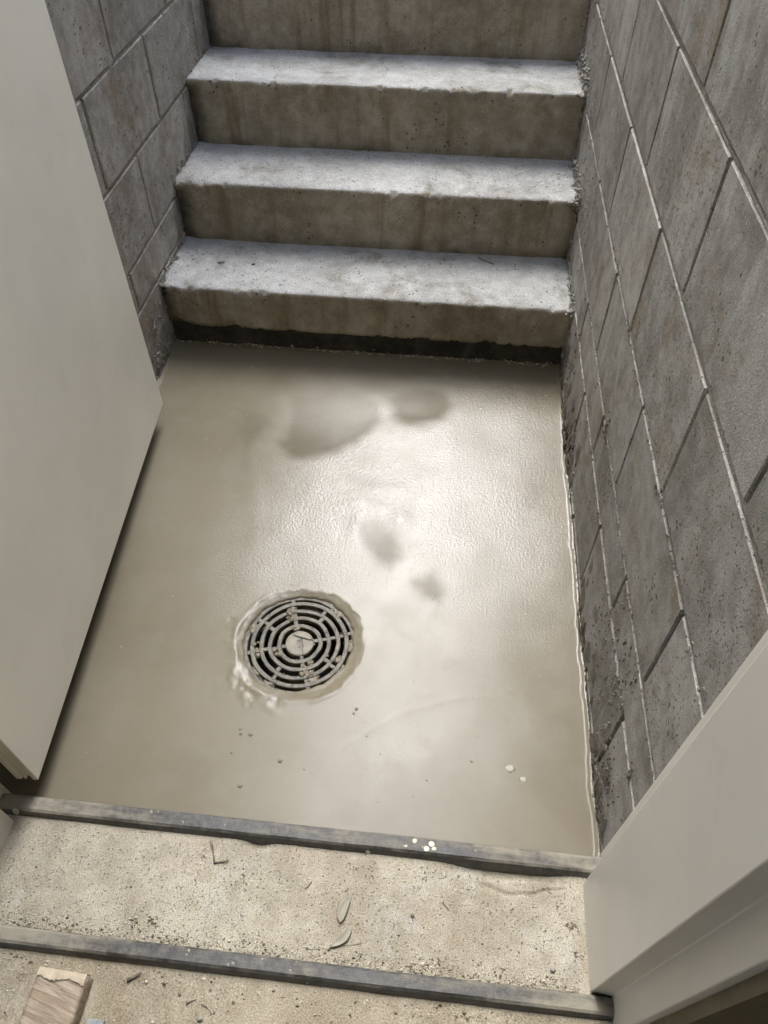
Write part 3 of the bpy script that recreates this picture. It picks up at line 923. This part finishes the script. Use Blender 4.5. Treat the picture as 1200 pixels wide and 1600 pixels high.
def crust_left():
    it = []
    for i in range(4):
        yn, zn = NOSE[i]
        for _ in range(80):
            y = yn + rng.uniform(-0.005, 0.25); s = rng.uniform(0.001, 0.0036)
            it.append(((XL + abs(rng.normal(0, 0.004)), y, zn + abs(rng.normal(0.001, 0.010))), (s * 0.8, s, s)))
    for _ in range(260):
        s = rng.uniform(0.0008, 0.003)
        it.append(((XL + 0.0006, rng.uniform(1.0, 2.1), rng.uniform(0.15, 1.0)), (s * 0.6, s, s * 1.5)))
    for _ in range(160):
        s = rng.uniform(0.0015, 0.005)
        it.append(((XL + 0.001, 1.22 + rng.normal(0, 0.06), abs(rng.normal(0.05, 0.07))), (s * 0.6, s, s * 1.6)))
    for _ in range(160):
        s = rng.uniform(0.001, 0.0028)
        k = rng.choice([0.332, 0.532, 0.732])
        it.append(((XL + 0.0006, rng.uniform(1.1, 2.0), k + rng.normal(0, 0.006)), (s * 0.6, s * 1.3, s)))
    o = obj('mortar_crust', lumps('mortar_crust', it, ICO1, 0.4), 'block', wl); o['kind'] = 'stuff'
crust_left()

# ------------------------------------------------------------------ building behind the camera (doorway wall and room; unseen parts toned and opened for bounce light)
def build_building():
    b = empty('building', (-0.5, -0.12, 0.0))
    tag(b, 'building wall around the doorway, its dark lining board showing at bottom right', 'building')
    YF, YI = -0.002, -0.238
    def part(name, args, m): return obj(name, box(name, *args), m, b)
    part('facade_wall', (-5, -1.088, YI, YF, -0.2, 3.6), 'facade')
    part('facade_wall', (0.052, 4, YI, YF, -0.2, 3.6), 'facade')
    part('lintel', (-1.088, 0.052, YI, YF, 2.12, 3.6), 'facade')
    part('lining_panel', (0.0052, 1.9, YI - 0.024, YI - 0.0085, 0.02, 2.55), 'lining')
    part('lining_panel', (-3.0, -1.0412, YI - 0.024, YI - 0.0085, 0.02, 2.55), 'lining')
    part('room_wall', (-3.1, -3.0, -1.9, YI - 0.03, 0.0, 2.6), 'ply')  # wall stops short: side opening added to let fill light in
    part('room_wall', (1.9, 2.0, -3.0, YI, 0.0, 2.6), 'ply')
    part('room_wall', (-3.1, 2.0, -3.1, -3.0, 0.0, 2.6), 'ply')
    part('ceiling', (-3.1, 2.0, -3.1, YI, 2.6, 2.7), 'ply')
build_building()

# ------------------------------------------------------------------ threshold slab and indoor floor
TZ, IZ = 0.021, 0.019
def thr_height(X, Y):
    h = 0.0012 * fbm(X, Y, 9, 4, 2.2) + 0.0007 * fbm(X, Y, 45, 3, 4.4)
    # broken edge behind the far bar near the right jamb, and a notch further left
    w = np.exp(-((X + 0.16) / 0.085) ** 4) * (1 - sstep(-0.043 - Y + 0.006 * fbm(X, Y, 30, 3, 1.1), 0.004, 0.013))
    h -= 0.012 * w
    w = np.exp(-((X + 0.575) / 0.018) ** 2) * (1 - sstep(-0.042 - Y, 0.0, 0.008))
    h -= 0.008 * w
    crack = np.abs(Y + 0.067 + 0.016 * fbm(X, X * 0, 14, 3, 3.0) - 0.03 * (X + 0.14)) / 0.0022
    h -= 0.005 * np.exp(-crack ** 2) * sstep(X, -0.215, -0.19) * (1 - sstep(X, -0.075, -0.06))
    h -= 0.004 * (1 - sstep(-0.036 - X, 0.001, 0.006)) * (0.5 + 0.5 * fbm(X, Y, 40, 2, 9))
    return h
def build_threshold():
    xs = np.linspace(-1.04, -0.030, 300); ys = np.linspace(-0.215, -0.020, 66)
    X, Y = np.meshgrid(xs, ys)
    t = obj('threshold', grid_mesh('threshold', X, Y, TZ + thr_height(X, Y)), 'threshold')
    struct(t, 'dusty concrete threshold strip between two steel bars')
    xs = np.linspace(-3.0, 1.9, 500); ys = np.concatenate([np.linspace(-4.0, -0.9, 40), np.linspace(-0.89, -0.205, 160)])
    X, Y = np.meshgrid(xs, ys)
    h = 0.0012 * fbm(X, Y, 8, 3, 1.2) + 0.0006 * fbm(X, Y, 40, 3, 3.4)
    f = obj('indoor_floor', grid_mesh('indoor_floor', X, Y, IZ + h), 'indoor')
    struct(f, 'dusty concrete floor inside the doorway')
build_threshold()

# ------------------------------------------------------------------ steel door frame
def build_frame():
    fr = empty('door_frame', (-0.518, -0.10, 0.0))
    tag(fr, 'off white primed steel door frame with two dark threshold bars', 'door frame')
    prof = [(-0.004, 0.004), (-0.004, -0.043), (-0.036, -0.045), (-0.036, -0.196), (-0.006, -0.199), (-0.006, -0.2445), (0.004, -0.2460), (0.050, -0.2460), (0.050, 0.004)]
    obj('jamb', prism('jamb', prof, -0.02, 2.12, 'z', 0.0016, 2), 'frame', fr)
    lp = [(-1.036 - x, y) for x, y in prof]
    obj('jamb', prism('jamb', lp, -0.02, 2.12, 'z', 0.0016, 2), 'frame', fr)
    hp = [(0.004, 2.085), (-0.043, 2.085), (-0.045, 2.053), (-0.196, 2.053), (-0.199, 2.083), (-0.241, 2.083), (-0.241, 2.118), (0.004, 2.118)]
    obj('head', prism('head', hp, -1.031, -0.005, 'x', 0.001, 1), 'frame', fr)
    def bar(prof, x0, x1, seed):
        n = 130; V, F = [], []; m = len(prof)
        for i in range(n):
            x = x0 + (x1 - x0) * i / (n - 1)
            for (y, z) in prof:
                V.append((x, y + 0.0010 * mnoise.noise(Vector((x * 7, seed, 0))) + 0.0003 * mnoise.noise(Vector((x * 60, y * 90, seed))),
                          z + 0.0008 * mnoise.noise(Vector((x * 5, seed, 3))) + 0.0004 * mnoise.noise(Vector((x * 55, y * 90, seed + 5)))))
        for i in range(n - 1):
            for q in range(m):
                F.append((i * m + q, i * m + (q + 1) % m, (i + 1) * m + (q + 1) % m, (i + 1) * m + q))
        F.append(tuple(range(m))); F.append(tuple((n - 1) * m + q for q in range(m))[::-1])
        return obj('threshold_bar', mesh('threshold_bar', V, F), 'bar', fr)
    p1 = [(-0.004, -0.03), (-0.004, 0.030), (-0.0055, 0.0335), (-0.009, 0.0348), (-0.0265, 0.0345), (-0.0305, 0.032), (-0.0335, 0.027), (-0.0385, 0.013), (-0.0385, -0.03)]
    b1 = bar(p1, -1.031, -0.0045, 1.0)
    p2 = [(-0.2005, -0.01), (-0.2005, 0.029), (-0.2015, 0.0325), (-0.2045, 0.0343), (-0.2205, 0.0345), (-0.2245, 0.032), (-0.2275, 0.027), (-0.2325, 0.011), (-0.2325, -0.01)]
    b2 = bar(p2, -1.029, -0.0065, 2.0)
    # dried paint drips on the bars
    sp = [(-0.709, -0.020, 0.008, b1), (-0.767, -0.010, 0.006, b1), (-0.755, -0.009, 0.005, b1), (-0.30, -0.020, 0.006, b1), (-0.312, -0.014, 0.003, b1), (-0.637, -0.018, 0.004, b1), (-0.213, -0.016, 0.0035, b1),
          (-0.648, -0.212, 0.004, b2), (-0.646, -0.206, 0.005, b2), (-0.575, -0.216, 0.005, b2), (-0.582, -0.218, 0.004, b2), (-0.532, -0.206, 0.004, b2), (-0.487, -0.216, 0.004, b2), (-0.48, -0.204, 0.003, b2)]
    for x, y, s, b in sp:
        s *= 0.55
        o = obj('paint_drip', lumps('paint_drip', [((x, y, 0.0346), (s * 0.9, s * 0.7, 0.0006)), ((x + s * 0.5, y - s * 0.5, 0.0346), (s * 0.4, s * 0.6, 0.0006))], ICO2, 0.10, True), 'paintspot', b)
build_frame()

# ------------------------------------------------------------------ door leaf
def build_door():
    P0, P1 = Vector((-0.968, 0.014, 0.0)), Vector((-1.046, 0.996, 0.0))
    ang = math.atan2(P1.y - P0.y, P1.x - P0.x)
    L = (P1 - P0).length
    d = empty('steel_door', (P0.x, P0.y, 0.06))
    d.rotation_euler = (0, 0, ang)
    tag(d, 'off white primed door leaf standing open against the left block wall', 'door')
    def part(name, me, m='door', par=d):
        o = bpy.data.objects.new(name, me); COL.objects.link(o); me.materials.append(M[m]); o.parent = par
        return o
    # local x runs along the leaf from the hinge side, y into the leaf (towards the wall), z up
    T, Hd = 0.038, 1.985
    part('face_panel', box('face_panel', 0, L, 0, 0.009, 0, Hd, 0.0012, 2))
    part('face_panel', box('face_panel', 0.001, L - 0.001, T - 0.009, T, 0, Hd, 0.0012, 2))
    part('core', box('core', 0.0025, L - 0.0015, 0.0091, T - 0.0091, 0.014, Hd - 0.002))
    part('bottom_channel', box('bottom_channel', 0.0010, L - 0.001, 0.020, 0.0235, 0.002, 0.0139))
build_door()

# ------------------------------------------------------------------ loose things
def build_leaf(name_loc, ang, L, W, curl, label):
    n = 12
    V, F = [], []
    for i in range(n + 1):
        t = i / n
        w = W * (math.sin(math.pi * t ** 0.8) ** 0.9) * 0.5 + 0.0004
        bend = 0.10 * L * math.sin(math.pi * t)
        z = 0.0016 + curl * (abs(t - 0.5) ** 2) * 2
        for k, s in enumerate((-1, -0.5, 0, 0.5, 1)):
            V.append((t * L - L / 2, s * w + bend - 0.05 * L, z + (abs(s) ** 1.5) * w * 0.45 + (0.0004 if s == 0 else 0)))
    for i in range(n):
        for k in range(4):
            F.append((i * 5 + k, i * 5 + k + 1, (i + 1) * 5 + k + 1, (i + 1) * 5 + k))
    me = mesh('fallen_leaf', V, F, True)
    bm = bmesh.new(); bm.from_mesh(me)
    bmesh.ops.solidify(bm, geom=list(bm.faces), thickness=0.0006)
    bm.to_mesh(me); bm.free()
    o = obj('fallen_leaf', me, 'leaf')
    o.location = (*name_loc, TZ + 0.0015); o.rotation_euler = (0, 0, ang)
    tag(o, label, 'leaf', 'fallen leaves')
build_leaf((-0.418, -0.122), math.radians(73), 0.043, 0.015, 0.002, 'straight pointed leaf coated in dust, nearer the far bar')
build_leaf((-0.417, -0.163), math.radians(228), 0.044, 0.013, 0.004, 'curled leaf coated in dust, nearer the near bar')

def twig(pts, r, label, mat='twig', z=TZ):
    n = len(pts)
    P = [(p[0], p[1], z + r + (p[2] if len(p) > 2 else 0)) for p in pts]
    o = tube('twig', P, [r * (0.75 + 0.4 * math.sin(2.2 * i + 1)) for i in range(n)])
    e = obj('twig', o, mat)
    tag(e, label, 'twig', 'twigs and splinters')
twig([(-0.655, -0.043, 0.003), (-0.651, -0.052), (-0.646, -0.064), (-0.641, -0.076), (-0.630, -0.074), (-0.618, -0.071, 0.003)], 0.0022, 'bent elbow shaped twig touching the far threshold bar', 'twig')
twig([(-0.590, -0.088), (-0.588, -0.095), (-0.586, -0.102)], 0.0012, 'tiny dark twig just right of the bent twig')
twig([(-0.477, -0.088), (-0.481, -0.095), (-0.486, -0.100)], 0.0011, 'short dark splinter left of the straight leaf')
twig([(-0.262, -0.097), (-0.257, -0.102), (-0.252, -0.107)], 0.0012, 'small dark twig on threshold below the cracked edge')
twig([(-0.47, -0.1845), (-0.44, -0.180), (-0.41, -0.174), (-0.385, -0.167)], 0.0006, 'long thin stalk beside the curled leaf', 'leaf')
twig([(-0.731, -0.252), (-0.722, -0.247), (-0.713, -0.241, 0.002)], 0.0030, 'thick broken wood chip right of the timber offcut', 'twig', IZ)
twig([(-0.634, -0.272), (-0.628, -0.268), (-0.621, -0.265)], 0.0011, 'short dark twig on indoor floor above the curved twig', 'twig', IZ)
twig([(-0.612, -0.270), (-0.604, -0.272), (-0.597, -0.277), (-0.594, -0.281)], 0.0010, 'thin curved dark twig on the indoor floor', 'twig', IZ)
twig([(-0.985, 1.433), (-0.976, 1.436), (-0.968, 1.437)], 0.0026, 'dark splinter at left end of the lowest tread', 'twig', 0.207)
twig([(-0.889, 1.434), (-0.880, 1.437)], 0.0026, 'smaller dark chip right of the splinter on the lowest tread', 'twig', 0.207)
twig([(-0.255, 1.528, 0.006), (-0.238, 1.522, 0.002), (-0.222, 1.517), (-0.21, 1.507)], 0.0018, 'forked dark twig at right rear of the lowest tread', 'twig', 0.207)

def pebble(x, y, s, label, mat='pebble', z=TZ):
    o = obj('pebble', lumps('pebble', [((0, 0, 0), (s, s * 0.8, s * 0.7))], ICO2, 0.10, True), mat)
    o.location = (x, y, z + s * 0.5)
    tag(o, label, 'pebble', 'pebbles by the door')
pebble(-0.091, -0.173, 0.0045, 'dark round pebble near the right jamb on the threshold')
pebble(-0.309, -0.121, 0.0036, 'small dark pebble midway along the threshold', 'crumb_dark')
pebble(-0.609, -0.288, 0.0045, 'smooth grey pebble on the indoor floor at bottom edge', 'pebble', IZ)
pebble(-0.702, -0.251, 0.0030, 'pale round pebble right of the wood chip', 'crumb', IZ)
pebble(-0.677, -0.299, 0.0030, 'pale pebble at bottom edge between offcut and curved twig', 'crumb', IZ)

def build_offcut():
    e = empty('timber_offcut', (-0.822, -0.33, IZ))
    tag(e, 'short weathered timber offcut with torn paper on its end, bottom left', 'timber')
    a = math.radians(-2)
    me = rough_box('block_body', (-0.038, -0.11, 0.001), (0.038, 0.076, 0.032), (0.006, 0.008, 0.006), 0.0015, 1.0, 0.0009, 40, 4)
    o = bpy.data.objects.new('timber_body', me); COL.objects.link(o); me.materials.append(M['wood']); o.parent = e
    # torn paper edge curling over the far end
    V, F = [], []; n = 48
    for i in range(n + 1):
        x = -0.037 + 0.074 * i / n
        j = 0.003 * mnoise.noise(Vector((x * 40, 0, 0))) + 0.0022 * mnoise.noise(Vector((x * 310, 3, 0))); k = 0.0022 * mnoise.noise(Vector((x * 95, 5, 0))) + 0.0012 * mnoise.noise(Vector((x * 400, 8, 0)))
        V += [(x, 0.0775, 0.012), (x, 0.0772 + k * 0.3, 0.033), (x, 0.071 + j * 0.5, 0.0345 + 0.5 * abs(k)), (x, 0.065 + 1.4 * j, 0.0342 + abs(k) * 0.9 + 0.0015 * mnoise.noise(Vector((x * 45, 9, 2))))]
    for i in range(n):
        for q in range(3):
            F.append((i * 4 + q, i * 4 + q + 1, (i + 1) * 4 + q + 1, (i + 1) * 4 + q))
    me = mesh('torn_paper', V, F, True)
    o = bpy.data.objects.new('torn_paper', me); COL.objects.link(o); me.materials.append(M['paper']); o.parent = e
    e.rotation_euler = (0, 0, a)
    g = obj('grey_offcut', box('grey_offcut', -0.772, -0.746, -0.37, -0.3045, IZ + 0.001, IZ + 0.009, 0.001), 'slate')
    tag(g, 'small grey flat offcut beside the timber at bottom edge', 'offcut')
build_offcut()

def build_debris():
    def h(x, y): return TZ + float(thr_height(np.array([[x]]), np.array([[y]]))[0, 0])
    pale, dark = [], []
    def put(x, y, s, z, lst):
        lst.append(((x, y, z + s * 0.35), (s, s * rng.uniform(0.6, 1), s * rng.uniform(0.5, 0.9))))
    for _ in range(2100):                                     # scattered over the threshold
        x, y = rng.uniform(-0.985, -0.045), rng.uniform(-0.195, -0.045)
        s = min(0.0022, 0.0004 + abs(rng.exponential(0.00035)))
        put(x, y, s, h(x, y), dark if rng.random() < 0.45 else pale)
    for _ in range(2400):                                     # swept against the near bar
        x = rng.uniform(-0.985, -0.05); y = -0.199 + abs(rng.normal(0, 0.009))
        s = min(0.0030, 0.0006 + abs(rng.exponential(0.0005)))
        put(x, y, s, h(x, y), dark if rng.random() < 0.4 else pale)
    for (cx, cy, sp, n, big) in ((-0.717, -0.171, 0.006, 26, 0.0030), (-0.748, -0.172, 0.005, 10, 0.0034), (-0.916, -0.190, 0.014, 60, 0.0022), (-0.86, -0.194, 0.014, 50, 0.0022),
                                 (-0.657, -0.099, 0.012, 30, 0.0018), (-0.279, -0.187, 0.010, 60, 0.0032), (-0.60, -0.105, 0.01, 20, 0.0018), (-0.665, -0.066, 0.006, 18, 0.0022),
                                 (-0.058, -0.11, 0.005, 30, 0.0030), (-0.053, -0.15, 0.004, 18, 0.0030), (-0.30, -0.062, 0.006, 14, 0.003)):
        for _ in range(n):
            x, y = cx + rng.normal(0, sp * 1.4), max(-0.199, cy + rng.normal(0, sp * 0.8))
            s = rng.uniform(0.3, 1.0) * big
            put(x, y, s, h(x, y), pale if rng.random() < 0.7 else dark)
    for lst, m, lab in ((pale, 'crumb', 'pale crumbs and dust scattered over the concrete threshold'), (dark, 'crumb_dark', 'dark brown crumbs scattered over the concrete threshold')):
        o = obj('crumbs', lumps('crumbs', lst), m)
        tag(o, lab, 'debris', None, 'stuff')
    pale, dark = [], []
    for _ in range(1500):
        x = rng.uniform(-0.98, -0.02); y = -0.234 - abs(rng.normal(0, 0.022)) if rng.random() < 0.6 else rng.uniform(-0.36, -0.236)
        if -0.862 < x < -0.742 and y < -0.25: continue
        s = min(0.0034, 0.0005 + abs(rng.exponential(0.0006)))
        put(x, y, s, IZ, dark if rng.random() < 0.5 else pale)
    for lst, m, lab in ((pale, 'crumb', 'pale crumbs on the indoor floor along the near bar'), (dark, 'crumb_dark', 'dark sawdust crumbs on the indoor floor along the near bar')):
        o = obj('crumbs', lumps('crumbs', lst), m)
        tag(o, lab, 'debris', None, 'stuff')
build_debris()
